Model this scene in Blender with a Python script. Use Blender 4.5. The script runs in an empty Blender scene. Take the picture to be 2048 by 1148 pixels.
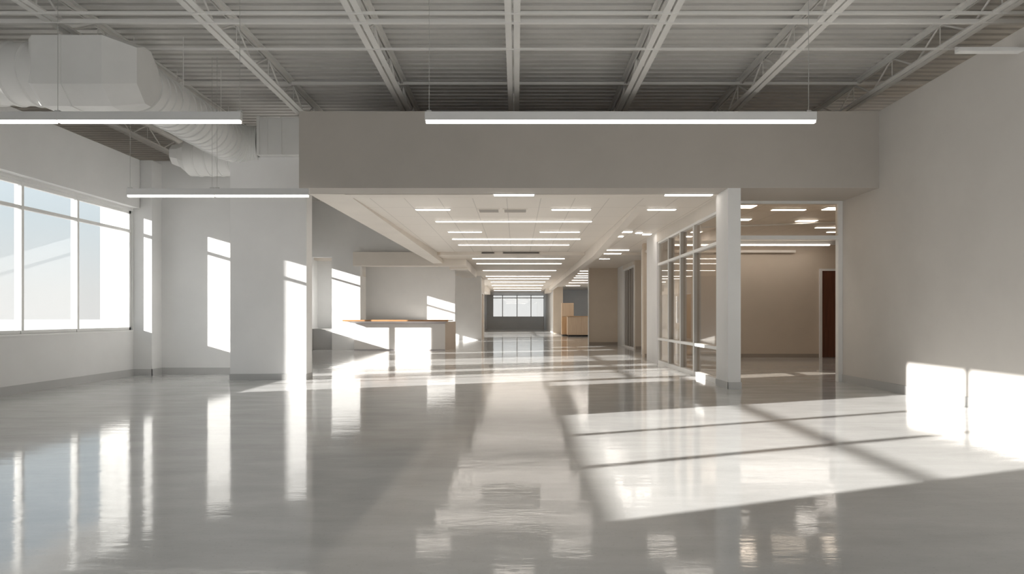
import bpy, bmesh, math, random
from mathutils import Vector, Matrix
random.seed(4)
S = bpy.context.scene
COL = S.collection
EYE = 1.2            # eye height, metres
XR = 5.95            # inner face of the right wall
F = 1365.0           # focal length in pixels of the 2048 wide frame (24 mm on 36 mm)

# ------------------------------------------------------------------ materials
def new_mat(name):
    m = bpy.data.materials.new(name); m.use_nodes = True
    nt = m.node_tree
    return m, nt, nt.nodes['Principled BSDF'], nt.nodes['Material Output']

def coords(nt, scale=(1, 1, 1)):
    g = nt.nodes.new('ShaderNodeNewGeometry')
    mp = nt.nodes.new('ShaderNodeMapping')
    nt.links.new(g.outputs['Position'], mp.inputs['Vector'])
    mp.inputs['Scale'].default_value = scale
    return mp.outputs['Vector']

def noise(nt, vec, scale, detail=4, rough=.55):
    n = nt.nodes.new('ShaderNodeTexNoise')
    n.inputs['Scale'].default_value = scale
    n.inputs['Detail'].default_value = detail
    n.inputs['Roughness'].default_value = rough
    nt.links.new(vec, n.inputs['Vector'])
    return n.outputs['Fac']

def ramp(nt, fac, stops):
    r = nt.nodes.new('ShaderNodeValToRGB')
    els = r.color_ramp.elements
    while len(els) < len(stops): els.new(.5)
    for e, (p, c) in zip(els, stops):
        e.position = p; e.color = (*c, 1) if len(c) == 3 else c
    nt.links.new(fac, r.inputs['Fac'])
    return r.outputs['Color']

def bump(nt, bsdf, height, strength, dist=.01):
    b = nt.nodes.new('ShaderNodeBump')
    b.inputs['Strength'].default_value = strength
    b.inputs['Distance'].default_value = dist
    nt.links.new(height, b.inputs['Height'])
    nt.links.new(b.outputs['Normal'], bsdf.inputs['Normal'])

def paint(name, c, rough=.6, var=.03, spec=.35, metal=0, bumps=.05):
    m, nt, b, o = new_mat(name)
    v = coords(nt)
    n = noise(nt, v, 1.3, 5)
    lo = tuple(x * (1 - var) for x in c); hi = tuple(min(1, x * (1 + var)) for x in c)
    nt.links.new(ramp(nt, n, [(.3, lo), (.7, hi)]), b.inputs['Base Color'])
    b.inputs['Roughness'].default_value = rough
    b.inputs['Specular IOR Level'].default_value = spec
    b.inputs['Metallic'].default_value = metal
    if bumps: bump(nt, b, noise(nt, v, 160, 2), bumps, .002)
    return m

def wood(name, c1, c2, scale=1.0, axis=2, rough=.45):
    m, nt, b, o = new_mat(name)
    sc = [18 * scale] * 3; sc[axis] = .9 * scale
    v = coords(nt, tuple(sc))
    n = noise(nt, v, 1.6, 6, .6)
    nt.links.new(ramp(nt, n, [(.3, c1), (.72, c2)]), b.inputs['Base Color'])
    b.inputs['Roughness'].default_value = rough
    bump(nt, b, n, .08, .003)
    return m

def emitter(name, c, s):
    m, nt, b, o = new_mat(name)
    b.inputs['Base Color'].default_value = (.8, .8, .8, 1)
    b.inputs['Emission Color'].default_value = (*c, 1)
    b.inputs['Emission Strength'].default_value = s
    return m

def glass(name, tint, refl=.10):
    m, nt, b, o = new_mat(name)
    nt.nodes.remove(b)
    t = nt.nodes.new('ShaderNodeBsdfTransparent'); t.inputs['Color'].default_value = (*tint, 1)
    g = nt.nodes.new('ShaderNodeBsdfGlossy'); g.inputs['Roughness'].default_value = .01
    lw = nt.nodes.new('ShaderNodeLayerWeight'); lw.inputs['Blend'].default_value = .5
    pw = nt.nodes.new('ShaderNodeMath'); pw.operation = 'POWER'; pw.inputs[1].default_value = 4.5
    nt.links.new(lw.outputs['Facing'], pw.inputs[0])
    fr = nt.nodes.new('ShaderNodeMath'); fr.operation = 'MULTIPLY_ADD'; fr.inputs[1].default_value = .8; fr.inputs[2].default_value = refl * .4
    nt.links.new(pw.outputs[0], fr.inputs[0])
    mx = nt.nodes.new('ShaderNodeMixShader')
    nt.links.new(fr.outputs[0], mx.inputs[0])
    nt.links.new(t.outputs[0], mx.inputs[1]); nt.links.new(g.outputs[0], mx.inputs[2])
    nt.links.new(mx.outputs[0], o.inputs['Surface'])
    return m

def concrete(name):
    m, nt, b, o = new_mat(name)
    v = coords(nt)
    n1 = noise(nt, v, .55, 6, .6)
    w = coords(nt, (1.0, 3.2, 1))
    n2 = noise(nt, w, 1.1, 5, .62)
    n3 = noise(nt, v, 46, 3, .7)
    mx = nt.nodes.new('ShaderNodeMath'); mx.operation = 'ADD'
    nt.links.new(n1, mx.inputs[0]); nt.links.new(n2, mx.inputs[1])
    mh = nt.nodes.new('ShaderNodeMath'); mh.operation = 'MULTIPLY'; mh.inputs[1].default_value = .5
    nt.links.new(mx.outputs[0], mh.inputs[0])
    c = ramp(nt, mh.outputs[0], [(.34, (.53, .53, .525)), (.5, (.605, .605, .60)), (.66, (.69, .69, .685))])
    sp = ramp(nt, n3, [(.28, (.72, .70, .68)), (.40, (1, 1, 1))])
    mm = nt.nodes.new('ShaderNodeMix'); mm.data_type = 'RGBA'; mm.blend_type = 'MULTIPLY'
    mm.inputs['Factor'].default_value = .55
    nt.links.new(c, mm.inputs['A']); nt.links.new(sp, mm.inputs['B'])
    nt.links.new(mm.outputs['Result'], b.inputs['Base Color'])
    r = ramp(nt, n2, [(.35, (.055, .055, .055)), (.7, (.11, .11, .11))])
    nt.links.new(r, b.inputs['Roughness'])
    b.inputs['Specular IOR Level'].default_value = .7
    # slow trowel undulation and fine grain
    a = nt.nodes.new('ShaderNodeMath'); a.operation = 'MULTIPLY_ADD'; a.inputs[1].default_value = 7.0
    nt.links.new(n2, a.inputs[0])
    g = nt.nodes.new('ShaderNodeMath'); g.operation = 'MULTIPLY'; g.inputs[1].default_value = .10
    nt.links.new(noise(nt, v, 95, 2), g.inputs[0])
    nt.links.new(g.outputs[0], a.inputs[2])
    bump(nt, b, a.outputs[0], .05, .006)
    return m

def tile_ceiling(name, c, line, sx, sy, ox=0.0, oy=0.0):
    m, nt, b, o = new_mat(name)
    v = coords(nt)
    s = nt.nodes.new('ShaderNodeSeparateXYZ'); nt.links.new(v, s.inputs[0])
    outs = []
    for k, (sz, off) in enumerate(((sx, ox), (sy, oy))):
        d = nt.nodes.new('ShaderNodeMath'); d.operation = 'MULTIPLY_ADD'
        d.inputs[1].default_value = 1 / sz; d.inputs[2].default_value = off + 200
        nt.links.new(s.outputs[k], d.inputs[0])
        f = nt.nodes.new('ShaderNodeMath'); f.operation = 'FRACT'; nt.links.new(d.outputs[0], f.inputs[0])
        l = nt.nodes.new('ShaderNodeMath'); l.operation = 'LESS_THAN'; l.inputs[1].default_value = .018 / sz
        nt.links.new(f.outputs[0], l.inputs[0]); outs.append(l.outputs[0])
    mx = nt.nodes.new('ShaderNodeMath'); mx.operation = 'MAXIMUM'
    nt.links.new(outs[0], mx.inputs[0]); nt.links.new(outs[1], mx.inputs[1])
    mm = nt.nodes.new('ShaderNodeMix'); mm.data_type = 'RGBA'
    mm.inputs['A'].default_value = (*c, 1); mm.inputs['B'].default_value = (*line, 1)
    nt.links.new(mx.outputs[0], mm.inputs['Factor'])
    nt.links.new(mm.outputs['Result'], b.inputs['Base Color'])
    b.inputs['Roughness'].default_value = .42
    b.inputs['Specular IOR Level'].default_value = .4
    return m

M = dict(
    wall=paint('wall_paint', (.75, .75, .745)),
    column=paint('column_paint_white', (.82, .82, .82)),
    wall_right=paint('wall_paint_greige', (.64, .615, .585)),
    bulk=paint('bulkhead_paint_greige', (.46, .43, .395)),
    wall_warm=paint('wall_paint_warm', (.70, .655, .60)),
    wall_taupe=paint('wall_paint_taupe', (.60, .52, .43)),
    base=paint('baseboard_vinyl', (.50, .50, .495), .5),
    base_warm=paint('baseboard_brown', (.36, .31, .26), .5),
    floor=concrete('polished_concrete'),
    deck=paint('deck_paint', (.63, .62, .60), .5, .06),
    steel=paint('joist_paint', (.78, .77, .75), .45, .05),
    duct=paint('duct_paint', (.74, .74, .73), .5, .05),
    frame=paint('window_frame_white', (.80, .80, .79), .35, .01),
    frame_grey=paint('glazing_frame_grey', (.42, .40, .38), .35, .01),
    tile=tile_ceiling('ceiling_tile', (.78, .73, .67), (.60, .56, .51), .61, 1.22, .3, .2),
    gyp=paint('soffit_gypsum', (.78, .73, .67), .5),
    ceil2=paint('ceiling_gypsum', (.74, .68, .61), .45),
    white=paint('counter_white', (.84, .82, .80), .35, .01),
    walnut=wood('counter_edge_oak', (.38, .19, .08), (.55, .30, .14), 1, 0),
    beige=paint('counter_end_beige', (.62, .52, .43), .5),
    apron=paint('counter_apron_grey', (.50, .47, .48), .4),
    maple=wood('cabinet_maple', (.62, .47, .33), (.72, .57, .42), 1, 2),
    maple_edge=wood('cabinet_edge', (.52, .33, .18), (.60, .40, .23), 1, 2),
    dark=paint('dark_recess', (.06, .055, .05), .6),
    mahog=wood('mahogany_veneer', (.085, .030, .018), (.17, .065, .036), .8, 2, .35),
    niche=paint('niche_grey', (.42, .415, .41), .5),
    housing=paint('lamp_housing', (.66, .66, .66), .4, .01, bumps=0),
    wire=paint('wire_steel', (.55, .55, .54), .35, .01, metal=.6, bumps=0),
    grille=paint('vent_grille', (.45, .42, .39), .5),
    lamp=emitter('lamp_diffuser', (1, .93, .86), 4.0),
    lamp_warm=emitter('strip_diffuser', (1, .91, .82), 8.0),
    clear=glass('clear_glass', (.97, .985, .99)),
    cream=glass('fill_slot_glazing', (.92, .83, .73)),
    bronze=glass('bronze_glass', (.93, .89, .84)),
    ground=paint('forecourt_concrete', (.46, .445, .43), .9, .03, .1, 0, 0),
    steelhw=paint('lever_steel', (.6, .6, .6), .25, .01, metal=1, bumps=0),
)

# ------------------------------------------------------------------ geometry helpers
def box(bm, x0, x1, y0, y1, z0, z1, bev=0):
    vs = [bm.verts.new((x, y, z)) for z in (z0, z1) for y in (y0, y1) for x in (x0, x1)]
    fs = [(0, 2, 3, 1), (4, 5, 7, 6), (0, 1, 5, 4), (2, 6, 7, 3), (0, 4, 6, 2), (1, 3, 7, 5)]
    faces = [bm.faces.new([vs[i] for i in f]) for f in fs]
    if bev:
        es = list({e for f in faces for e in f.edges})
        bmesh.ops.bevel(bm, geom=es, offset=bev, segments=2, affect='EDGES', profile=.6)

def prism(bm, bottom, top):
    a = [bm.verts.new(p) for p in bottom]; b = [bm.verts.new(p) for p in top]
    n = len(a)
    bm.faces.new(a[::-1]); bm.faces.new(b)
    for i in range(n): bm.faces.new((a[i], a[(i + 1) % n], b[(i + 1) % n], b[i]))

def rod(bm, p, q, r, n=8):
    p = Vector(p); q = Vector(q); d = (q - p)
    u = d.normalized().orthogonal().normalized(); w = d.normalized().cross(u)
    ra = []; rb = []
    for i in range(n):
        a = 2 * math.pi * i / n; o = (u * math.cos(a) + w * math.sin(a)) * r
        ra.append(bm.verts.new(p + o)); rb.append(bm.verts.new(q + o))
    for i in range(n): bm.faces.new((ra[i], ra[(i + 1) % n], rb[(i + 1) % n], rb[i]))
    bm.faces.new(ra[::-1]); bm.faces.new(rb)

def tube(bm, pts, rads, n=28, up=Vector((0, 0, 1)), shape=None):
    """swept tube through pts with a radius per point"""
    rings = []
    pts = [Vector(p) for p in pts]
    for i, p in enumerate(pts):
        a = pts[max(0, i - 1)]; b = pts[min(len(pts) - 1, i + 1)]
        t = (b - a).normalized()
        s = t.cross(up).normalized(); v = s.cross(t)
        ring = []
        for k in range(n):
            an = 2 * math.pi * (k + .5) / n
            ring.append(bm.verts.new(p + (s * math.cos(an) + v * math.sin(an)) * rads[i]))
        rings.append(ring)
    for r0, r1 in zip(rings, rings[1:]):
        for k in range(n): bm.faces.new((r0[k], r0[(k + 1) % n], r1[(k + 1) % n], r1[k]))
    bm.faces.new(rings[0][::-1]); bm.faces.new(rings[-1])

def obj(name, bm, mat, parent=None, smooth=False, loc=None):
    bmesh.ops.recalc_face_normals(bm, faces=bm.faces)
    me = bpy.data.meshes.new(name); bm.to_mesh(me); bm.free()
    if mat: me.materials.append(mat)
    o = bpy.data.objects.new(name, me); COL.objects.link(o)
    if parent: o.parent = parent
    if smooth:
        for p in me.polygons: p.use_smooth = True
        me.set_sharp_from_angle(angle=math.radians(35))
    if loc: o.location = loc
    return o

def boxes(name, mat, bl, parent=None, bev=0):
    bm = bmesh.new()
    for b in bl: box(bm, *b, bev=bev)
    return obj(name, bm, mat, parent)

def struct(name, mat, bl, label, cat, parent=None, bev=0):
    o = boxes(name, mat, bl, parent, bev)
    if parent is None: tagS(o, label, cat)
    return o

def tagS(o, label, cat):
    o['kind'] = 'structure'; o['label'] = label; o['category'] = cat

def thing(name, label, cat, group=None, loc=(0, 0, 0)):
    o = bpy.data.objects.new(name, None); COL.objects.link(o)
    o.location = loc; o.empty_display_size = .2
    o['label'] = label; o['category'] = cat
    if group: o['group'] = group
    return o

def tag(o, label, cat, group=None):
    o['label'] = label; o['category'] = cat
    if group: o['group'] = group
    return o

def copy_tree(root, loc):
    r = root.copy(); COL.objects.link(r); r.location = loc
    for ch in root.children:
        c = ch.copy(); COL.objects.link(c); c.parent = r
    return r

# ------------------------------------------------------------------ roof deck, slopes gently down away from the camera
SL = .0095
def roof(y, z): return z - SL * (y - 11.2)
ZB = 4.95            # joist seat (underside of bottom chord) at y = 11.2
ZD = 5.36            # underside of deck at y = 11.2
YD0, YD1 = -6.0, 24.6
Y_REC = 9.15         # south of this the left wall rises to the deck
bm = bmesh.new()
per = .19; y = YD0; prof = []
while y < YD1:
    prof += [(y, 0), (y + .11, 0), (y + .125, .075), (y + .175, .075)]
    y += per
prof.append((y, 0))
lo = [[bm.verts.new((x, yy, roof(yy, ZD) + h)) for (yy, h) in prof] for x in (-10.2, 7.9)]
hi = [[bm.verts.new((x, yy, roof(yy, ZD) + .16)) for yy in (prof[0][0], prof[-1][0])] for x in (-10.2, 7.9)]
for i in range(len(prof) - 1): bm.faces.new((lo[0][i], lo[1][i], lo[1][i + 1], lo[0][i + 1]))
bm.faces.new((hi[0][0], hi[0][1], hi[1][1], hi[1][0]))
tagS(obj('ceiling', bm, M['deck']), 'grey ribbed metal roof deck above the open joists', 'ceiling')

def fill_slot(x0, x1, y0, y1, z, label, n):  # roof slots added out of view to bring fill light into the dark recesses
    r = thing('window_%d' % n, label, 'added roof slot'); r['kind'] = 'structure'
    boxes('window_frame', M['frame'], [(x0, x0 + .06, y0, y1, z, 6.2), (x1 - .06, x1, y0, y1, z, 6.2), (x0 + .06, x1 - .06, y0, y0 + .06, z + .2, 6.2), (x0 + .06, x1 - .06, y1 - .06, y1, z, 6.2)], r)
    boxes('pane', M['cream'], [(x0 + .06, x1 - .06, y0 + .06, y1 - .06, 6.16, 6.17)], r)
fill_slot(-11.1, -10.2, Y_REC, 24.4, 5.2, 'unseen roof slot added to light the left ledge', 18)
fill_slot(7.9, 9.6, -5.9, 24.4, 5.2, 'unseen roof slot added for fill light beyond the right wall', 19)

# ------------------------------------------------------------------ floor and ground
struct('floor', M['floor'], [(-8.1, XR + .3, -6.2, 12.7, -.2, 0), (-8.1, 13, 12.7, 66, -.2, 0)], 'polished grey concrete floor running the whole length', 'floor')
struct('ground', M['ground'], [(-220, -8.1, -120, 66, -.3, -.12), (-220, 220, 66, 260, -.3, -.12), (-8.1, 220, -120, -6.2, -.3, -.12), (XR + .3, 220, -6.2, 12.7, -.3, -.12), (13, 220, 12.7, 66, -.3, -.12)],
       'pale paved ground outside the windows', 'ground')

# ------------------------------------------------------------------ left window wall
XL = -7.7; TL = .12                    # inner face and thickness of the window wall
SILL, HEAD = .92, 3.3
def wall_x(name, xa, xb, y0, y1, z1, holes, label, mat=None, z0=0):
    """wall along y between planes xa, xb, with window holes (ya, yb, za, zb)"""
    bl = []; y = y0
    for (ya, yb, za, zb) in sorted(holes):
        if ya > y: bl.append((xa, xb, y, ya, z0, z1))
        if za > z0: bl.append((xa, xb, ya, yb, z0, za))
        if zb < z1: bl.append((xa, xb, ya, yb, zb, z1))
        y = yb
    if y < y1: bl.append((xa, xb, y, y1, z0, z1))
    return struct(name, mat or M['wall'], bl, label, 'wall')

CL_S, CL_T, CL_H = 2.385, 3.17, 4.58      # clerestory sill, transom, head
near_holes = [(-5.4, -.9, .5, 4.3), (.50, 4.93, CL_S, CL_H), (8.25, 9.05, CL_S, CL_H)]
wall_x('wall_left', XL - .3, XL, -6, Y_REC, 5.62, near_holes, 'pale grey window wall on the left, full height near end')
WN0, WN1 = 9.28, 13.68
far_holes = [(WN0, WN1, SILL, HEAD), (14.2, 16.8, SILL, HEAD), (19.5, 20.3, SILL, HEAD), (21.95, 23.95, SILL, HEAD)]
wall_x('wall_left', XL - TL, XL, Y_REC, 24.4, 4.33, far_holes, 'pale grey left wall under and over the wide window')
# the wall above the window stands a little proud and carries the ledge of the roof overhang
struct('ceiling_overhang', M['wall'], [(-11.3, XL, Y_REC, 24.4, 4.33, 4.37)], 'roof ledge above the left window wall', 'ledge')
struct('wall_upper_left', M['wall'], [(-11.3, -11.1, Y_REC, 24.6, 4.37, 6.2), (-11.3, XL - .3, Y_REC - .2, Y_REC, 4.37, 5.7)], 'set back upper wall over the left ledge', 'wall')
struct('trim_lintel', M['wall'], [(XL, XL + .14, Y_REC, WN1 + .02, HEAD + .06, 4.33)], 'pale wall band projecting over the left window', 'wall')

def window(name, xin, y0, y1, z0, z1, mull, trans, label, fw=.05, depth=.09, xf=None, pane='clear', frame='frame', tw=None):
    """glazing in a plane of constant x; frame depth goes outward"""
    xf = xin if xf is None else xf
    root = thing(name, label, 'window'); root['kind'] = 'structure'
    a, b = xf - depth, xf
    fr = [(a, b, y0, y1, z0, z0 + fw), (a, b, y0, y1, z1 - fw, z1), (a, b, y0, y0 + fw, z0, z1), (a, b, y1 - fw, y1, z0, z1)]
    boxes('window_frame', M[frame], fr, root)
    for m in mull:
        boxes('mullion', M[frame], [(a, b + .012, m - fw / 2, m + fw / 2, z0, z1), (a - .05, a, m - fw * .3, m + fw * .3, z0, z1)], root)
    for t in trans:
        boxes('transom_bar', M[frame], [(a, b + .006, y0, y1, t - (tw or fw) / 2, t + (tw or fw) / 2)], root)
    ys = [y0] + list(mull) + [y1]; zs = [z0] + list(trans) + [z1]
    for ya, yb in zip(ys, ys[1:]):
        for za, zb in zip(zs, zs[1:]):
            boxes('pane', M[pane], [((a + b) / 2 - .004, (a + b) / 2 + .004, ya + fw / 2, yb - fw / 2, za + fw / 2, zb - fw / 2)], root)
    return root
window('window_1', XL, WN0, WN1, SILL, HEAD, [10.67, 12.02], [2.90], 'wide white framed window on the left wall with transom panes', .055, .06, XL - .03)
boxes_sill = struct('trim_sill', M['frame'], [(XL - .10, XL + .02, WN0, WN1, SILL - .03, SILL)], 'white sill under the left window', 'sill')
window('window_2', XL, .50, 4.93, CL_S, CL_H, [2.02, 3.46], [CL_T], 'high window on the near left wall', .085, .06, XL - .2, tw=.05)
window('window_3', XL, 8.25, 9.05, CL_S, CL_H, [], [CL_T], 'narrow high window on the left wall', .06, .1, XL - .1)
window('window_4', XL, 14.2, 16.8, SILL, HEAD, [15.5], [2.90], 'lobby window behind the grey column', .055, .06, XL - .03)
window('window_5', XL, 19.5, 20.3, SILL, HEAD, [], [2.90], 'narrow lobby window', .05, .06, XL - .03)
window('window_6', XL, 21.95, 23.95, SILL, HEAD, [22.56], [2.90], 'lobby window beside the reception counter', .055, .06, XL - .03)
window('window_7', XL, -5.4, -.9, .5, 4.3, [-3.9, -2.4], [3.0], 'window added for fill light behind the viewer on the left wall', .07, .1, XL - .1)  # unseen glazing, added for more sky fill in the room
struct('trim_fin', M['frame'], [(-8.38, XL - TL, 13.74, 13.84, 0, 4.33)], 'white outside fin at the end of the left window', 'fin')
# post added out of view to shade part of the broad column
o = struct('shade_post', M['wall'], [(-12.45, -12.0, 9.72, 10.02, -.12, 5.2)], 'unseen outside post added to shade part of the broad column', 'shade_post')

# pier and return wall at the end of the window
struct('wall_pier', M['wall'], [(XL, -7.33, 13.72, 14.1, 0, 4.33)], 'narrow pier at the end of the left window', 'wall')
struct('wall_return', M['wall'], [(XL, -4.55, 14.1, 14.3, 0, 4.40)], 'grey return wall behind the square column on the left', 'wall')
BH = .135
struct('baseboard_left', M['base'], [(XL, XL + .012, -6, 13.72, 0, BH), (XL, -7.318, 13.708, 13.72, 0, BH), (-7.33, -7.318, 13.708, 14.1, 0, BH),
       (-7.33, -4.55, 14.088, 14.1, 0, BH)], 'grey vinyl baseboard along the left wall and pier', 'baseboard')

# square column
CX0, CX1, CY0, CY1 = -5.37, -3.94, 12.8, 13.15
struct('column', M['column'], [(CX0, CX1, CY0, CY1, 0, 4.18)], 'broad pale grey column left of the corridor mouth', 'column')
struct('baseboard_column', M['base'], [(CX0 - .01, CX1 + .01, CY0 - .012, CY0, 0, .115), (CX1, CX1 + .012, CY0 - .012, CY1, 0, .115), (CX0 - .012, CX0, CY0, CY1, 0, .115)],
       'grey baseboard around the broad column', 'baseboard')

# ------------------------------------------------------------------ bulkhead, pier, right wall
BT, BB = 4.56, 3.30

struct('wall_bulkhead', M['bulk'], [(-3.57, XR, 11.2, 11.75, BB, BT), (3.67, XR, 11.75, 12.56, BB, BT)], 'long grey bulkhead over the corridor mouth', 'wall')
struct('wall_pier', M['wall'], [(3.47, 3.68, 11.2, 11.86, 0, BB)], 'pale pier between the corridor and the right doorway', 'wall')
struct('baseboard_pier', M['base'], [(3.46, 3.692, 11.188, 11.2, 0, .115), (3.458, 3.47, 11.188, 11.86, 0, .115)], 'baseboard around the pier beside the right doorway', 'baseboard')
bm = bmesh.new()
RW0, RW1 = -5.6, 0.2
for ya, yb, za, zb in ((-6, RW0, 0, None), (RW0, RW1, 0, .5), (RW0, RW1, 4.2, None), (RW1, 12.66, 0, None)):
    prism(bm, [(XR, ya, za), (XR + .2, ya, za), (XR + .2, yb, za), (XR, yb, za)],
          [(XR, ya, zb or roof(ya, BT)), (XR + .2, ya, zb or roof(ya, BT)), (XR + .2, yb, zb or roof(yb, BT)), (XR, yb, zb or roof(yb, BT))])
tagS(obj('wall_right', bm, M['wall_right']), 'tall warm grey wall on the right catching sunlight', 'wall')
window('window_16', XR, RW0, RW1, .5, 4.2, [-3.6, -1.7], [3.0], 'wide window added for fill light on the right wall beside the viewer', .07, .1, XR + .15)  # opening added out of view to lift the fill light
struct('baseboard_right', M['base'], [(XR - .012, XR, -6, 12.45, 0, BH)], 'grey vinyl baseboard along the right wall', 'baseboard')
# boxed stub high on the right wall that carries the last joist
struct('trim_bracket', M['wall'], [(5.2, XR, 8.0, 8.1, 4.31, 4.35), (5.2, XR, 8.09, 8.1, 4.35, 4.39)], 'thin bracket ledge high on the right wall', 'bracket')
# outer shell of the tall room
struct('wall_outer', M['wall'], [(9.6, 9.8, -6, 12.7, 4.62, 6.2), (9.6, 9.8, 12.7, 24.6, 3.4, 6.2), (XR + .2, 9.8, 12.66, 12.8, 3.36, 3.5), (XR + .2, 9.8, -6.2, 12.7, 4.56, 4.62)], 'upper wall beyond the right wall', 'wall')
struct('wall_upper_back', M['wall'], [(-11.3, 9.8, 24.4, 24.6, 3.5, 6.2)], 'upper back wall above the corridor ceilings', 'wall')
# unseen wall behind the viewer; its large glazing is added for sky fill
struct('wall_back', M['wall'], [(-8.0, XR + .2, -6.2, -6.0, 0, .4), (-8.0, 9.8, -6.2, -6.0, 4.7, 5.75), (-8.0, -7.3, -6.2, -6, .4, 4.7), (5.6, XR + .2, -6.2, -6, .4, 4.7)], 'glazed wall behind the viewer', 'wall')
root = thing('window_8', 'wide window wall added for fill light behind the viewer', 'window'); root['kind'] = 'structure'
xs = [-7.3, -5.15, -3.0, -.85, 1.3, 3.45, 5.6]
boxes('window_frame', M['frame'], [(-7.3, 5.6, -6.15, -6.05, .4, .46), (-7.3, 5.6, -6.15, -6.05, 4.64, 4.7)] + [(x - .04, x + .04, -6.15, -6.05, .4, 4.7) for x in xs], root)
for a, b in zip(xs, xs[1:]): boxes('pane', M['clear'], [(a + .04, b - .04, -6.104, -6.096, .46, 4.64)], root)

# ------------------------------------------------------------------ bar joists
def joist(x, label):
    r = thing('roof_joist', label, 'roof joist', 'parallel bar joists under the roof deck', (x, 0, 0))
    y0, y1 = -5.9, 24.2
    def sh(bl, name):
        bm = bmesh.new()
        for (xa, xb, za, zb) in bl:
            prism(bm, [(xa, y0, roof(y0, za)), (xb, y0, roof(y0, za)), (xb, y1, roof(y1, za)), (xa, y1, roof(y1, za))],
                  [(xa, y0, roof(y0, zb)), (xb, y0, roof(y0, zb)), (xb, y1, roof(y1, zb)), (xa, y1, roof(y1, zb))])
        return obj(name, bm, M['steel'], r)
    sh([(-.098, -.014, ZB, ZB + .012), (.014, .098, ZB, ZB + .012), (-.026, -.014, ZB + .012, ZB + .075), (.014, .026, ZB + .012, ZB + .075)], 'bottom_chord')
    sh([(-.085, -.014, ZD - .012, ZD), (.014, .085, ZD - .012, ZD), (-.026, -.014, ZD - .07, ZD - .012), (.014, .026, ZD - .07, ZD - .012)], 'top_chord')
    bm = bmesh.new(); p = .62; y = y0 + .1; k = 0
    while y + p < y1:
        za, zb = (ZB + .03, ZD - .03) if k % 2 == 0 else (ZD - .03, ZB + .03)
        rod(bm, (0, y, roof(y, za)), (0, y + p, roof(y + p, zb)), .014, 6); y += p; k += 1
    obj('web_rod', bm, M['steel'], r)
    src = None; y = y0 + .1 + p
    while y < 18:
        if y > 5.2:
            if src is None:
                bm = bmesh.new(); rod(bm, (0, 0, ZB + .03), (0, 0, ZD - .03), .008, 6)
                src = obj('strut', bm, M['steel'], r); s = src
            else:
                s = src.copy(); COL.objects.link(s); s.parent = r
            s.location = (0, y, -SL * (y - 11.2))
        y += 2 * p
    return r
JX = [(-7.93, 'joist nearest the left window wall, under the duct'), (-5.95, 'joist running just above the round duct'),
      (-3.98, 'joist meeting the left end of the bulkhead'), (-2.02, 'joist between the bulkhead left end and the centre joist'),
      (-.05, 'centre joist seen straight from below'), (1.92, 'first joist to the right of the centre joist'),
      (3.95, 'joist second to the right of the centre joist'), (6.02, 'joist running along the top of the right wall')]
for x, l in JX: joist(x, 'white steel bar ' + l)

def bridging(y, z, label, x0=-9.9, x1=7.8, w=.045):
    z = roof(y, z)
    o = boxes('bridging_angle', M['steel'], [(x0, x1, y, y + w, z - .008, z), (x0, x1, y, y + .008, z, z + w)])
    tag(o, label, 'bridging bar', 'bridging bars across the joists')
bridging(8.50, ZB - .004, 'thin steel bridging bar under the joists nearest the top of the view', w=.025)
bridging(8.76, ZB - .004, 'second steel bridging bar under the joists, just behind the nearest one')
bridging(9.62, ZB - .004, 'steel bridging bar under the joists midway to the bulkhead', w=.02)
bridging(12.0, ZD - .075, 'steel bridging bar under the joist tops, closest to the bulkhead')

# ------------------------------------------------------------------ ducts
t = thing('round_duct', 'large pale spiral duct with octagonal corner box hung below the joists on the left', 'duct')
R = .355; cx, cz = -5.35, 4.44
pts = []; rd = []; y = 9.45; i = 0
while y < 12.42:
    for dy, dr in ((0, .0), (.165, 0), (.168, .02), (.188, .02), (.191, 0)):
        pts.append((cx, y + dy, cz)); rd.append(R + dr + .004 * math.sin(i * 1.7))
    y += .20; i += 1
y = pts[-1][1]
for k in range(1, 9):
    a = math.pi / 2 * k / 8
    for da, dr in ((-.03, 0), (-.015, .012), (0, .012), (.012, 0)):
        pts.append((cx + .5 * (1 - math.cos(a + da)), y + .03 + .5 * math.sin(a + da), cz)); rd.append(R + dr)
bm = bmesh.new(); tube(bm, pts, rd, 40); obj('spiral_duct', bm, M['duct'], t, True)
yend = pts[-1][1]
# corner box with chamfered edges
bm = bmesh.new()
def octo(x, y0, y1, z0, z1, c):
    return [(x, y0 + c, z0), (x, y1 - c, z0), (x, y1, z0 + c), (x, y1, z1 - c), (x, y1 - c, z1), (x, y0 + c, z1), (x, y0, z1 - c * .4), (x, y0, z0 + c)]
def ring_loft(bm, rings):
    rs = [[bm.verts.new(p) for p in r] for r in rings]; n = len(rs[0])
    for a, b in zip(rs, rs[1:]):
        for i in range(n): bm.faces.new((a[i], a[(i + 1) % n], b[(i + 1) % n], b[i]))
    bm.faces.new(rs[0][::-1]); bm.faces.new(rs[-1])
ring_loft(bm, [octo(-6.28, 8.78, 9.52, 3.98, 4.85, .22), octo(-6.2, 8.72, 9.55, 3.95, 4.88, .22), octo(-5.30, 8.72, 9.55, 3.95, 4.88, .22), octo(-4.98, 8.95, 9.5, 4.05, 4.80, .2)])
obj('corner_box', bm, M['duct'], t)
bm = bmesh.new(); ring_loft(bm, [octo(-5.84, 8.708, 9.56, 3.94, 4.89, .225), octo(-5.82, 8.708, 9.56, 3.94, 4.89, .225)]); obj('seam_band', bm, M['duct'], t)
pts = []; rd = []; x = -6.2; i = 0
while x > -7.45:
    for dx, dr in ((0, 0), (.19, 0), (.205, .018), (.225, .018), (.24, 0)):
        pts.append((x - dx, 9.13 - .02 * i, 4.42)); rd.append(.40 + dr)
    x -= .25; i += 1
bm = bmesh.new(); tube(bm, pts, rd, 40); obj('side_branch', bm, M['duct'], t, True)
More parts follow.
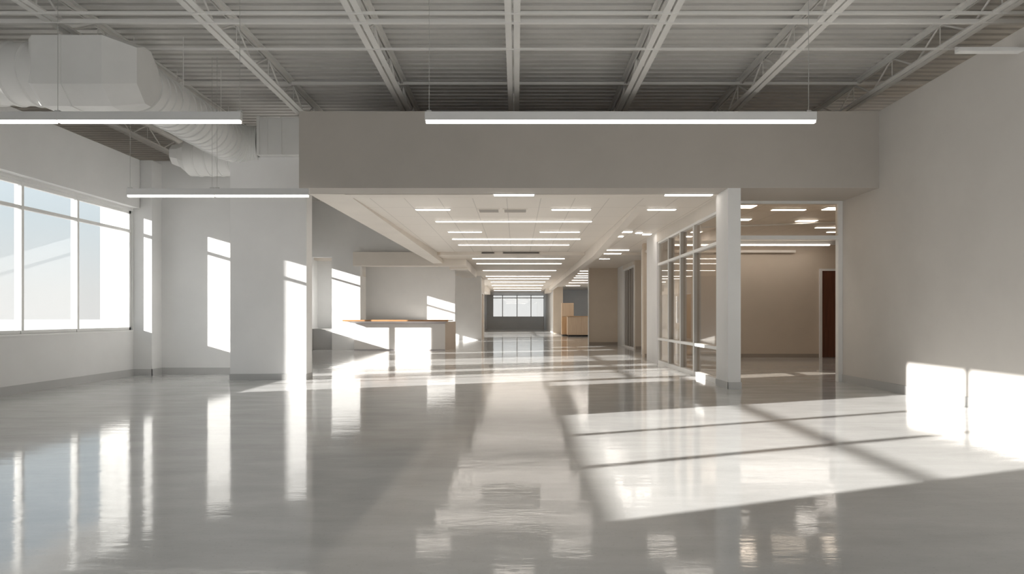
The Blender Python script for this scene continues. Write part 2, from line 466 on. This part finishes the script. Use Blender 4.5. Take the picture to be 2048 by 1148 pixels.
# square plenum on top of the column
xb = cx + .54
for yy in (10.2, 11.5):
    for sx in (-.37, .37):
        bm = bmesh.new(); rod(bm, (cx + sx, yy, cz), (cx + sx, yy, roof(yy, ZD)), .006, 6)
        obj('hanger_strap', bm, M['steel'], t)
t = thing('plenum_box', 'square grey duct box resting on top of the broad column', 'duct box')
bm = bmesh.new(); box(bm, xb, -2.6, 12.62, 13.4, 4.185, 4.87)
obj('body', bm, M['duct'], t)
for fb in [(-4.80, -4.75, 12.6, 13.42, 4.182, 4.89), (-4.36, -4.34, 12.6, 13.42, 4.182, 4.88), (-4.62, -4.60, 12.608, 13.41, 4.182, 4.88)]:
    boxes('flange', M['duct'], [fb], t)

t = thing('branch_duct', 'short white duct end with tapered mouth below the round duct, beside the column', 'duct')
bm = bmesh.new()
yc = 13.5
def octo2(x, r, zc): return [(x, yc + r * math.cos(math.pi / 8 + k * math.pi / 4), zc + r * math.sin(math.pi / 8 + k * math.pi / 4)) for k in range(8)]
ring_loft(bm, [octo2(-6.78, .20, 4.38), octo2(-6.62, .24, 4.36), octo2(-6.45, .36, 4.33)]); obj('duct_mouth', bm, M['duct'], t)
pts = []; rd = []; x = -6.45; i = 0
while x < -5.5:
    for dx, dr in ((0, 0), (.17, 0), (.18, .014), (.2, .014), (.21, 0)):
        pts.append((x + dx, yc, 4.33)); rd.append(.36 + dr)
    x += .22
bm = bmesh.new(); tube(bm, pts, rd, 36); obj('duct_body', bm, M['duct'], t, True)
for xx in (-6.2, -5.7):
    bm = bmesh.new(); rod(bm, (xx, yc, 4.65), (xx, yc, roof(yc, ZD)), .006, 6)
    obj('hanger_strap', bm, M['steel'], t)

# ------------------------------------------------------------------ pendant lamps
def pendant(label, x0, x1, y, zt, joints, wires, group='linear pendant lamps', ztop=None):
    r = thing('pendant_lamp', label, 'pendant lamp', group, (0, 0, 0))
    boxes('housing', M['housing'], [(x0, x1, y, y + .075, zt - .105, zt)], r, .006)
    cuts = [x0 + .012] + joints + [x1 - .012]
    for k, (a, b) in enumerate(zip(cuts, cuts[1:])):
        aa = a + (.02 if k else 0); bb = b - (.02 if k < len(cuts) - 2 else 0)
        boxes('lamp_diffuser', M['lamp'], [(aa, bb, y + .006, y + .069, zt - .135, zt - .1045)], r)
    for w in wires:
        bm = bmesh.new(); rod(bm, (w, y + .037, zt), (w, y + .037, roof(y, ztop or ZD)), .0035, 6)
        box(bm, w - .03, w + .03, y + .02, y + .055, zt, zt + .02)
        obj('hanger_wire', bm, M['wire'], r)
pendant('long lit pendant bar lamp in front of the bulkhead', -1.13, 3.70, 8.4, 3.72, [], [-1.08, 3.61])
pendant('lit pendant bar lamp crossing below the round duct at upper left', -7.5, -3.40, 8.4, 3.72, [-5.67], [-3.42, -5.67, -7.3])
pendant('lower lit pendant bar lamp in front of the broad column', -6.26, -3.34, 10.95, 3.25, [-4.86], [-6.22, -4.90, -4.82])

# ------------------------------------------------------------------ lobby behind the column, with the reception counter
YLB = 24.1
struct('wall_lobby', M['wall'], [(XL, -7.24, YLB, YLB + .3, 0, 5.25), (-7.24, -6.52, YLB, YLB + .3, 3.28, 5.25), (-6.52, -5.52, YLB, YLB + .3, 0, 5.25),
       (-7.24, -6.52, YLB + .75, YLB + .9, 0, 3.5), (-7.4, -7.24, YLB + .3, YLB + .9, 0, 3.5), (-6.52, -6.4, YLB + .3, YLB + .9, 0, 3.5)],
       'pale lobby wall with a narrow niche left of the reception counter', 'wall')
struct('wall_lobby_upper', M['wall'], [(-5.52, -2.3, YLB, YLB + .3, 3.44, 5.25)], 'pale wall above the reception lintel', 'wall')
o = boxes('low_cabinet', M['niche'], [(-7.23, -6.53, YLB + .12, YLB + .7, 0, .72)], None)
o2 = boxes('cabinet_top', M['niche'], [(-7.235, -6.525, YLB + .1, YLB + .7, .72, .745)], o)
tag(o, 'low grey cabinet filling the bottom of the niche', 'cabinet')
struct('wall_alcove', M['wall'], [(-5.52, -2.25, 25.0, 25.2, 0, 3.5)], 'grey back wall of the reception alcove', 'wall')
struct('trim_lintel', M['gyp'], [(-5.73, -1.76, 23.9, 24.4, 2.96, 3.44)], 'pale lintel beam across the reception alcove', 'beam')

t = thing('reception_counter', 'white reception counter with wooden top edge in the lobby alcove', 'counter')
bm = bmesh.new(); fp = [(-5.69, 23.92), (-2.5, 23.92), (-2.5, 24.75), (-5.51, 24.75), (-5.51, 24.09), (-5.69, 24.09)]
prism(bm, [(a, b, 0) for a, b in fp], [(a, b, .93) for a, b in fp]); obj('body', bm, M['white'], t)
bm = bmesh.new()
fp = [(-6.0, 23.64), (-2.37, 23.64), (-2.30, 24.85), (-5.51, 24.85), (-5.51, 24.09), (-5.9, 24.09)]
prism(bm, [(a, b, 1.02) for a, b in fp], [(a, b, 1.065) for a, b in fp])
obj('worktop', bm, M['white'], t)
o = boxes('worktop_edge', M['walnut'], [(-6.02, -2.36, 23.61, 23.64, 1.015, 1.07)], t); o['label'] = 'wooden front edge'
bm = bmesh.new()
prism(bm, [(-5.62, 23.93, .93), (-2.52, 23.93, .93), (-2.52, 24.08, .93), (-5.62, 24.08, .93)], [(-5.98, 23.66, 1.02), (-2.40, 23.66, 1.02), (-2.40, 24.08, 1.02), (-5.7, 24.08, 1.02)])
obj('apron', bm, M['apron'], t)
bm = bmesh.new()
def pline(z): return None
prism(bm, [(-2.5, 23.92, 0), (-2.22, 24.93, 0), (-2.30, 24.95, 0), (-2.5, 24.0, 0)], [(-2.5, 23.92, 1.0), (-2.22, 24.93, 1.0), (-2.30, 24.95, 1.0), (-2.5, 24.0, 1.0)])
o = obj('end_panel', bm, M['beige'], t); o['label'] = 'beige end panel'
boxes('kick_strip', M['apron'], [(-5.69, -2.5, 23.91, 23.92, 0, .03)], t)

# tapering soffit along the left of the corridor
bm = bmesh.new()
prism(bm, [(-3.57, 11.75, 3.30), (-2.91, 11.75, 3.295), (-2.57, 24.0, 3.04), (-2.9, 24.0, 3.03)], [(-3.57, 11.75, 4.5), (-2.91, 11.75, 4.5), (-2.57, 24.0, 5.2), (-2.9, 24.0, 5.2)])
tagS(obj('trim_soffit', bm, M['gyp']), 'smooth soffit beam running along the left of the corridor ceiling', 'soffit')

# ------------------------------------------------------------------ corridor ceilings
Z1, Z2 = 3.30, 3.20
struct('ceiling_corridor', M['tile'], [(-2.95, 3.66, 11.75, 22.5, Z1, Z1 + .1), (3.66, 11.8, 12.56, 22.5, Z1, Z1 + .1)], 'cream tile ceiling over the first part of the corridor', 'ceiling')
struct('ceiling_far', M['ceil2'], [(-2.9, 11.8, 22.5, 24.4, Z2, Z2 + .22), (-8, 11.8, 24.4, 66, Z2, Z2 + .22)], 'beige ceiling over the far corridor', 'ceiling')
struct('trim_perimeter', M['gyp'], [(-2.95, 3.58, 11.75, 12.1, Z1 - .012, Z1)], 'plain ceiling border behind the bulkhead', 'ceiling border')
struct('trim_gap', M['dark'], [(-2.93, -2.905, 12.1, 17.5, Z1 - .004, Z1)], 'dark shadow gap beside the left soffit', 'shadow gap')
bm = bmesh.new()
prism(bm, [(2.30, 13, Z1 - .01), (2.46, 13, Z1 - .01), (2.46, 13, Z1), (2.30, 13, Z1)], [(2.25, 20, 2.96), (2.48, 20, 2.96), (2.48, 20, Z1), (2.25, 20, Z1)])
box(bm, 2.25, 2.48, 20, 47, 2.96, Z1)
tagS(obj('trim_beam', bm, M['gyp']), 'pale dropped beam along the right of the corridor ceiling', 'beam')
struct('trim_duct_box', M['gyp'], [(-2.4, -1.76, 24.4, 30, 2.88, Z2)], 'dropped box soffit on the left past the reception alcove', 'soffit')
struct('trim_duct_box', M['gyp'], [(-2.5, -2.0, 45, 52, 2.82, Z2)], 'small dropped box at the far left of the corridor ceiling', 'soffit')
struct('trim_duct_box', M['gyp'], [(2.2, 2.6, 50, 54, 2.95, Z2)], 'small dropped box at the far right of the corridor ceiling', 'soffit')

# ceiling strip lamps: (px left, px right, px row, ceiling height above the eye, label)
ORD = ['first', 'second', 'third', 'fourth', 'fifth', 'sixth', 'seventh', 'eighth', 'ninth', 'tenth', 'eleventh', 'twelfth', 'thirteenth', 'fourteenth']
def strip_lamp(xa, xb, y, zc, label, group, w=.09, warm=True):
    r = thing('ceiling_lamp', label, 'ceiling lamp', group, (0, 0, 0))
    boxes('lamp_frame', M['frame'], [(xa - .02, xb + .02, y - w / 2 - .02, y + w / 2 + .02, zc - .012, zc)], r)
    boxes('lamp_diffuser', M['lamp_warm'], [(xa, xb, y - w / 2, y + w / 2, zc - .022, zc - .011)], r)
def at(px0, px1, py, h):
    y = h * F / (632 - py); k = y / F
    return (px0 - 1033) * k, (px1 - 1033) * k, y
longs = [(872, 1183, 442, 2.1), (905, 1160, 477.5, 2.1), (917, 1138, 489, 2.1), (945, 1129, 516.6, 2.0), (953, 1123, 526.6, 2.0), (966, 1112, 540.6, 2.0),
         (972, 1101, 552, 2.0), (976, 1098, 557, 2.0), (982, 1090, 563.5, 2.0), (984, 1086, 570.6, 2.0), (987, 1083, 576, 2.0), (988, 1082, 580.5, 2.0)]
for i, (a, b, py, h) in enumerate(longs):
    xa, xb, y = at(a, b, py, h)
    strip_lamp(xa, xb, y, EYE + h, '%s full width ceiling light strip along the corridor, counted from the bulkhead' % ORD[i], 'full width corridor strips', .10 if y < 30 else .18)
shorts = [(988, 1068, 388.5, 'short light strip in the ceiling just behind the bulkhead, above the air vents'),
          (1330, 1424, 388.5, 'short light strip just behind the bulkhead, above the glass partition'),
          (832, 900, 418, 'short light strip left of the ceiling air vents'),
          (1104, 1181, 418, 'short light strip right of the ceiling air vents'),
          (1296, 1351, 418, 'short light strip second from the bulkhead near the glass partition'),
          (897, 963, 463, 'short light strip left of centre between the first two full width strips'),
          (1080, 1159, 463, 'short light strip right of centre between the first two full width strips')]
for a, b, py, l in shorts:
    xa, xb, y = at(a, b, py, 2.1); strip_lamp(xa, xb, y, Z1, l, 'short corridor ceiling strips')
for i, (a, b, py, h) in enumerate([(1214, 1258, 499.5, 2.1), (1208, 1242, 506.5, 2.0), (1199, 1219, 517, 2.0)]):
    xa, xb, y = at(a, b, py, h); strip_lamp(xa, xb, y, EYE + h, '%s short ceiling strip before the beige wall right of the dropped beam' % ['nearest', 'middle', 'farthest'][i], 'strips by the right beam')
for i, (a, b, py) in enumerate([(1160, 1200, 541.5), (1156, 1200, 546.5), (1152, 1198, 551), (1148, 1195, 555), (1144, 1188, 560), (1138, 1176, 565), (1132, 1160, 571)]):
    xa, xb, y = at(a, b, py, 2.0)
    if y < 31.3: xb = min(xb, 6)
    strip_lamp(max(xa, 2.55), xb, y, Z2, '%s ceiling strip over the cabinet bay, counted from the front' % ORD[i], 'strips over the cabinet bay', .16)
for a, b, py, l in [(1244, 1264, 463, 'small square ceiling lamp nearest, left of the two right ones, before the right soffit'), (1232, 1246, 472, 'small square ceiling lamp farthest of the four before the right soffit'),
                    (1272, 1284, 465, 'third small square ceiling lamp before the right soffit, counted from the left'), (1286, 1302, 467.5, 'small square ceiling lamp closest to the glass partition')]:
    xa, xb, y = at(a, b, py, 2.1); strip_lamp(xa, xb, y, Z1, l, 'small square ceiling lamps', .18)
# two linear slots in the fascia where the ceiling drops
struct('trim_fascia', M['gyp'], [(-2.5, 2.25, 22.38, 22.5, Z2 - .0, Z1)], 'ceiling step across the corridor', 'ceiling step')
for xa, xb, l in ((-1.15, -.72, 'left dark slot diffuser on the corridor ceiling step'), (-.45, .75, 'right long slot diffuser on the corridor ceiling step')):
    r = thing('slot_diffuser', l, 'air diffuser', 'slot diffusers')
    boxes('slot_frame', M['grille'], [(xa, xb, 22.30, 22.38, Z1 - .06, Z1 - .012)], r)
    boxes('slot', M['dark'], [(xa + .02, xb - .02, 22.295, 22.30, Z1 - .05, Z1 - .025)], r)
for xa, xb, l in ((-.74, -.36, 'left return air vent in the corridor tile ceiling'), (-.24, .19, 'right return air vent in the corridor tile ceiling')):
    r = thing('ceiling_vent', l, 'air vent', 'return air vents')
    boxes('vent_frame', M['tile'], [(xa - .03, xb + .03, 13.35, 13.38, Z1 - .012, Z1), (xa - .03, xb + .03, 13.77, 13.8, Z1 - .012, Z1), (xa - .03, xa, 13.38, 13.77, Z1 - .012, Z1), (xb, xb + .03, 13.38, 13.77, Z1 - .012, Z1)], r)
    boxes('vent_grille', M['grille'], [(xa, xb, 13.39 + k * .04, 13.415 + k * .04, Z1 - .01, Z1) for k in range(10)], r)

# ------------------------------------------------------------------ glass partition on the right of the corridor
XG = 3.6
gp = thing('glass_partition', 'tall glass partition with pale frames right of the corridor', 'glass partition'); gp['kind'] = 'structure'; gp.name = 'window_9'
struct('wall_fascia', M['wall_warm'], [(XG - .05, XG + .1, 11.86, 17.25, 3.07, Z1)], 'pale fascia above the glass partition', 'wall')
mull = [13.68, 14.80, 15.95]
zb, zl, zt, zz = .02, .63, 2.49, 3.07
boxes('window_frame', M['frame'], [(XG - .04, XG + .06, 11.86, 17.2, 0, .09), (XG - .04, XG + .06, 11.86, 17.2, zz - .05, zz), (XG - .04, XG + .06, 17.14, 17.2, .09, zz - .05), (XG - .04, XG + .06, 11.86, 11.92, .09, zz - .05)], gp)
for m in mull:
    o = boxes('mullion', M['frame_grey'], [(XG - .045, XG + .09, m - .035, m + .035, .09, zz - .05)], gp)
    boxes('mullion_cap', M['frame'], [(XG - .06, XG - .045, m - .022, m + .022, .09, zz - .05)], o)
boxes('transom_bar', M['frame'], [(XG - .062, XG + .06, 11.92, 17.14, zt - .028, zt + .028)], gp)
boxes('rail', M['frame'], [(XG - .062, XG + .06, 11.92, 17.14, zl - .028, zl + .028)], gp)
ys = [11.92] + mull + [17.14]; zs = [.09, zl, zt, zz - .05]
for a, b in zip(ys, ys[1:]):
    for c, d in zip(zs, zs[1:]): boxes('pane', M['bronze'], [(XG + .006, XG + .014, a + .0, b - .0, c + .02, d - .02)], gp)

# doorway between the pier and the right wall
dr = thing('door_1', 'wide framed opening with overhead glass between pier and right wall', 'doorway'); dr['kind'] = 'structure'
boxes('door_jamb', M['frame'], [(XR - .08, XR, 12.45, 12.56, 0, BB), ], dr)
boxes('door_jamb', M['frame'], [(3.68, 3.74, 12.45, 12.56, 0, BB)], dr)
boxes('door_head', M['frame'], [(3.74, XR - .08, 12.45, 12.56, BB - .05, BB)], dr)
boxes('transom_bar', M['frame'], [(3.74, XR - .08, 12.45, 12.56, 2.60, 2.67)], dr)
boxes('pane', M['bronze'], [(3.74, XR - .08, 12.50, 12.508, 2.67, BB - .05)], dr)

# room behind the doorway
struct('wall_room', M['wall_taupe'], [(3.66, 11.6, 19.7, 19.9, 0, Z1), (11.6, 11.8, 12.66, 19.9, 0, Z1), (XR + .2, 11.6, 12.66, 12.8, 0, Z1)], 'beige back wall of the room past the doorway', 'wall')
struct('baseboard_room', M['base_warm'], [(3.7, 8.72, 19.688, 19.7, 0, .11)], 'brown baseboard of the beige room', 'baseboard')
d2 = thing('door_2', 'dark brown wooden door in the beige room', 'door'); d2['kind'] = 'structure'
boxes('door_leaf', M['mahog'], [(8.80, 9.75, 19.66, 19.7, .01, 2.5)], d2)
boxes('door_frame', M['frame'], [(8.73, 8.80, 19.64, 19.7, 0, 2.56), (9.75, 9.82, 19.64, 19.7, 0, 2.56), (8.80, 9.75, 19.64, 19.7, 2.5, 2.56)], d2)
bm = bmesh.new(); rod(bm, (9.66, 19.62, 1.02), (9.66, 19.66, 1.02), .02); rod(bm, (9.66, 19.62, 1.02), (9.53, 19.62, 1.02), .01)
obj('door_handle', bm, M['steelhw'], d2)
# lamps of that room
rl = [(1440, 1508, 412, .32, 'square edged bright ceiling panel at the left top of the right doorway'), (1544, 1610, 418.5, .1, 'short ceiling strip in the middle of the beige room, nearest row'),
      (1650, 1720, 416, .3, 'bright ceiling panel at the right top of the right doorway'), (1594, 1632, 440.5, .2, 'small ceiling panel in the middle of the beige room'),
      (1470, 1500, 438, .2, 'small ceiling panel beside the pier in the beige room'), (1632, 1690, 454, .12, 'ceiling strip above the dark wooden door, nearer row'), (1655, 1690, 463, .12, 'ceiling strip above the dark wooden door, farther row')]
for a, b, py, w, l in rl:
    xa, xb, y = at(a, b, py, 2.1); strip_lamp(xa, xb, y, Z1, l, 'ceiling lamps of the beige room', w)
r = thing('wall_lamp', 'long lit bar lamp hung before the beige back wall', 'bar lamp')
boxes('housing', M['housing'], [(3.9, 9.0, 19.0, 19.1, 3.19, 3.3)], r); boxes('lamp_diffuser', M['lamp_warm'], [(3.95, 8.72, 18.99, 19.09, 3.165, 3.19)], r)
o = boxes('conduit_bar', M['gyp'], [(3.7, 8.0, 19.55, 19.695, 3.02, 3.09)]); tag(o, 'pale unlit bar below the lit lamp on the beige back wall', 'wall bar')
# sprinkler pipe
bm = bmesh.new(); rod(bm, (4.0, 15.6, 3.22), (9.5, 14.0, 3.22), .02); o = obj('sprinkler_pipe', bm, M['housing'], None, True); tag(o, 'thin pipe slanting across the ceiling of the beige room', 'pipe')

# ------------------------------------------------------------------ right side of the corridor beyond the glass
struct('wall_right_pier', M['wall'], [(XG - .05, XG + .3, 17.25, 18.6, 0, Z1)], 'pale wall piece just past the glass partition', 'wall')
struct('wall_right_door', M['wall_warm'], [(3.95, 4.15, 19.9, 20.35, 0, Z1), (3.95, 4.15, 20.35, 21.4, 2.46, Z1), (3.95, 4.15, 21.4, 21.6, 0, Z1)], 'beige wall around the narrow white framed door', 'wall')
d3 = thing('door_3', 'narrow white framed glass door past the glass partition', 'door'); d3['kind'] = 'structure'
boxes('door_frame', M['frame'], [(3.92, 4.02, 20.35, 20.43, 0, 2.46), (3.92, 4.02, 21.32, 21.4, 0, 2.46), (3.92, 4.02, 20.43, 21.32, 2.38, 2.46)], d3)
boxes('pane', M['bronze'], [(3.97, 3.98, 20.43, 21.32, .01, 2.38)], d3)
boxes('stile', M['frame_grey'], [(3.95, 4.0, 20.72, 20.76, .01, 2.38), (3.95, 4.0, 21.0, 21.04, .01, 2.38)], d3)
struct('wall_right_beige', M['wall_taupe'], [(4.27, 8, 24.5, 24.65, 0, Z2)], 'beige wall facing the viewer behind the narrow white door', 'wall')
struct('baseboard_beige', M['base_warm'], [(4.27, 8, 24.488, 24.5, 0, .11)], 'brown baseboard behind the narrow white door', 'baseboard')
struct('wall_right_pier', M['wall'], [(4.22, 4.42, 27.1, 28.5, 0, Z2)], 'pale pier past the glazed screen', 'wall')
w = thing('window_10', 'tall glazed screen with vertical bars right of the corridor', 'glazed screen'); w['kind'] = 'structure'
boxes('window_frame', M['frame'], [(4.24, 4.34, 24.65, 24.75, 0, 3.05), (4.24, 4.34, 27.0, 27.1, 0, 3.05), (4.24, 4.34, 24.75, 27.0, 2.97, 3.05), (4.24, 4.34, 24.75, 27.0, 0, .06)], w)
for m in (25.2, 25.75, 26.3, 26.65): boxes('mullion', M['frame_grey'], [(4.25, 4.34, m - .04, m + .04, .06, 2.97)], w)
boxes('pane', M['bronze'], [(4.29, 4.30, 24.75, 27.0, .06, 2.97)], w)
struct('wall_right_header', M['wall_warm'], [(4.22, 4.42, 24.65, 27.1, 3.05, Z2)], 'header over the glazed screen', 'wall')
struct('wall_right_taupe', M['wall_taupe'], [(3.03, 8, 28.5, 28.65, 0, Z2)], 'broad taupe wall facing the viewer right of the far corridor', 'wall')
struct('baseboard_taupe', M['base_warm'], [(3.03, 4.22, 28.488, 28.5, 0, .11)], 'brown baseboard of the broad taupe wall', 'baseboard')
struct('trim_corner', M['frame'], [(3.0, 3.03, 28.47, 28.66, 0, Z2)], 'white corner strip of the broad taupe wall', 'corner strip')
# cabinet bay
struct('wall_bay', M['column'], [(2.9, 8, 52, 52.2, 0, Z2), (7.9, 8, 28.65, 52, 0, .5), (7.9, 8, 28.65, 30, .5, Z2), (7.9, 8, 50, 52, .5, Z2), (7.9, 8, 30, 50, 3.0, Z2)], 'pale back wall of the cabinet bay', 'wall')
t = thing('base_cabinet', 'long low maple cabinet in the bay right of the far corridor', 'cabinet')
boxes('body', M['maple'], [(3.0, 4.6, 40.02, 40.7, .09, 1.16)], t)
boxes('worktop', M['maple_edge'], [(2.96, 4.65, 39.98, 40.7, 1.16, 1.2)], t)
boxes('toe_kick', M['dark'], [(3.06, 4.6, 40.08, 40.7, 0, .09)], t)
for a in (3.01, 3.80): boxes('door', M['maple'], [(a, a + .78, 40.0, 40.02, .11, 1.14)], t, .004)
t = thing('tall_cabinet', 'tall maple cabinet standing behind the long low one', 'cabinet')
boxes('body', M['maple'], [(2.74, 3.47, 41.3, 41.95, .08, 1.99)], t)
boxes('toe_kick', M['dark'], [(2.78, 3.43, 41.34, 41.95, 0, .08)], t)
for a in (2.75, 3.11): boxes('door', M['maple_edge'], [(a, a + .35, 41.28, 41.3, .1, 1.16)], t, .004)
boxes('upper_door', M['maple'], [(2.75, 3.46, 41.27, 41.3, 1.2, 1.97)], t, .004)
window('window_17', 8, 30, 50, .5, 3.0, [34, 38, 42, 46], [], 'long unseen window added to light the cabinet bay', .06, .08, 7.98)  # unseen glazing, added to brighten the bay and far end
struct('column_far', M['wall_taupe'], [(2.55, 3.2, 47, 47.6, 0, Z2)], 'dark taupe column beyond the cabinet bay', 'column')
struct('wall_far_right', M['wall'], [(2.62, 2.8, 47.6, 65, 0, Z2)], 'pale wall along the far right of the corridor', 'wall')

# ------------------------------------------------------------------ left side of the far corridor
struct('wall_grey', M['wall'], [(-3.3, -1.78, 34, 34.2, 0, Z2)], 'grey wall facing the viewer past the reception alcove', 'wall')
struct('trim_corner', M['frame'], [(-1.78, -1.75, 33.98, 34.2, 0, Z2)], 'white corner strip of the grey wall past the reception', 'corner strip')
struct('wall_grey_side', M['wall_warm'], [(-1.95, -1.78, 34.2, 35.0, 0, Z2), (-1.95, -1.78, 35.0, 36.6, 2.4, Z2), (-1.95, -1.78, 36.6, 37.8, 0, Z2)], 'side wall around the brown door past the reception', 'wall')
d4 = thing('door_4', 'brown door seen edge on past the grey wall', 'door'); d4['kind'] = 'structure'
boxes('door_leaf', M['maple_edge'], [(-1.86, -1.82, 35.08, 36.52, .01, 2.34)], d4)
boxes('door_frame', M['frame'], [(-1.9, -1.76, 35.0, 35.08, 0, 2.4), (-1.9, -1.76, 36.52, 36.6, 0, 2.4), (-1.9, -1.76, 35.08, 36.52, 2.34, 2.4)], d4)
wall_x('wall_left_far', XL - .12, XL, 24.6, 65, Z2, [(29.35, 30.2, .4, 3.1), (30.7, 33.4, .5, 1.75), (36, 43, .5, 3.1), (44, 64, .5, 3.1)], 'left outer wall of the far wing')
window('window_11', XL, 29.35, 30.2, .4, 3.1, [], [2.6], 'narrow window in the far left wing', .05, .06, XL - .03)
window('window_12', XL, 30.7, 33.4, .5, 1.75, [32.0], [], 'low window in the far left wing', .05, .06, XL - .03)
window('window_13', XL, 36, 43, .5, 3.1, [38.3, 40.6], [2.6], 'unseen window added for fill light behind the grey wall', .05, .06, XL - .03)  # added out of view to brighten the far corridor
window('window_14', XL, 44, 64, .5, 3.1, [48, 52, 56, 60], [2.6], 'wide unseen window added to light the far left wing', .05, .06, XL - .03)  # another unseen opening, added so daylight fills the far end
struct('wall_left_end', M['wall_warm'], [(-2.95, -2.8, 50.5, 65, 0, Z2)], 'beige wall along the far left end of the corridor', 'wall')
struct('trim_corner', M['frame'], [(-2.99, -2.95, 50.4, 50.6, 0, Z2), (-2.95, -2.8, 50.4, 50.5, 0, Z2)], 'white corner strip at the far left end', 'corner strip')
# far end wall and window
YF = 65
WZ0 = 1.10; WX0, WX1 = -2.25, 2.62
struct('wall_far', M['column'], [(-8, 8, YF, YF + .2, 0, WZ0), (-8, WX0, YF, YF + .2, WZ0, Z2), (WX1, 8, YF, YF + .2, WZ0, Z2)], 'far end wall below the end window', 'wall')
w = thing('window_15', 'bright four pane window at the far end of the corridor', 'window'); w['kind'] = 'structure'
boxes('window_frame', M['frame_grey'], [(WX0, WX1, YF, YF + .08, WZ0, WZ0 + .05), (WX0, WX1, YF, YF + .08, Z2 - .05, Z2), (WX0, WX0 + .04, YF, YF + .08, WZ0, Z2), (WX1 - .04, WX1, YF, YF + .08, WZ0, Z2)], w)
mx = [-1.33, .05, 1.38]
for m in mx: boxes('mullion', M['frame_grey'], [(m - .035, m + .035, YF - .01, YF + .08, WZ0, Z2)], w)
boxes('transom_bar', M['frame_grey'], [(WX0, WX1, YF - .005, YF + .08, 2.88, 2.96)], w)
xs = [WX0] + mx + [WX1]
for a, b in zip(xs, xs[1:]):
    for c, d in ((WZ0 + .05, 2.88), (2.96, Z2 - .05)): boxes('pane', M['clear'], [(a + .03, b - .03, YF + .03, YF + .04, c, d)], w)
struct('wall_end_right', M['wall'], [(7.95, 8.1, 52.2, 65, 0, Z2)], 'outer wall at the far right', 'wall')

# ------------------------------------------------------------------ light
w = bpy.data.worlds.new('sky'); S.world = w; w.use_nodes = True
nt = w.node_tree; bg = nt.nodes['Background']
tc = nt.nodes.new('ShaderNodeTexCoord'); sp = nt.nodes.new('ShaderNodeSeparateXYZ')
nt.links.new(tc.outputs['Generated'], sp.inputs[0])
c = ramp(nt, sp.outputs['Z'], [(0.0, (.72, .70, .68)), (.03, (.71, .70, .68)), (.12, (.64, .70, .725)), (.22, (.74, .83, .90)), (.6, (.86, .98, 1.12)), (1, (.8, .95, 1.12))])
nt.links.new(c, bg.inputs['Color']); bg.inputs['Strength'].default_value = 1.1

sd = Vector((1, .4, -.29)).normalized()
L = bpy.data.lights.new('sun', 'SUN'); L.energy = 18; L.color = (1, .94, .88); L.angle = math.radians(.45)
so = bpy.data.objects.new('sun', L); COL.objects.link(so)
so.rotation_euler = sd.to_track_quat('-Z', 'Y').to_euler(); so.location = (-30, -12, 12)

# ------------------------------------------------------------------ camera
cd = bpy.data.cameras.new('camera'); cam = bpy.data.objects.new('camera', cd); COL.objects.link(cam)
cam.location = (0, 0, EYE); cam.rotation_euler = (math.pi / 2, 0, 0)
cd.sensor_width = 36; cd.lens = 36 * F / 2048
cd.shift_x = -9 / 2048; cd.shift_y = 58 / 2048
cd.clip_start = .05; cd.clip_end = 600
S.camera = cam

S.view_settings.view_transform = 'Standard'; S.view_settings.look = 'None'
S.view_settings.gamma = 1; S.view_settings.use_curve_mapping = False
S.view_settings.exposure = 0.12
S.cycles.use_denoising = True
S.cycles.max_bounces = 16; S.cycles.diffuse_bounces = 10; S.cycles.glossy_bounces = 6
S.cycles.transparent_max_bounces = 24; S.cycles.transmission_bounces = 8
S.cycles.sample_clamp_indirect = 8
S.cycles.caustics_reflective = False; S.cycles.caustics_refractive = False
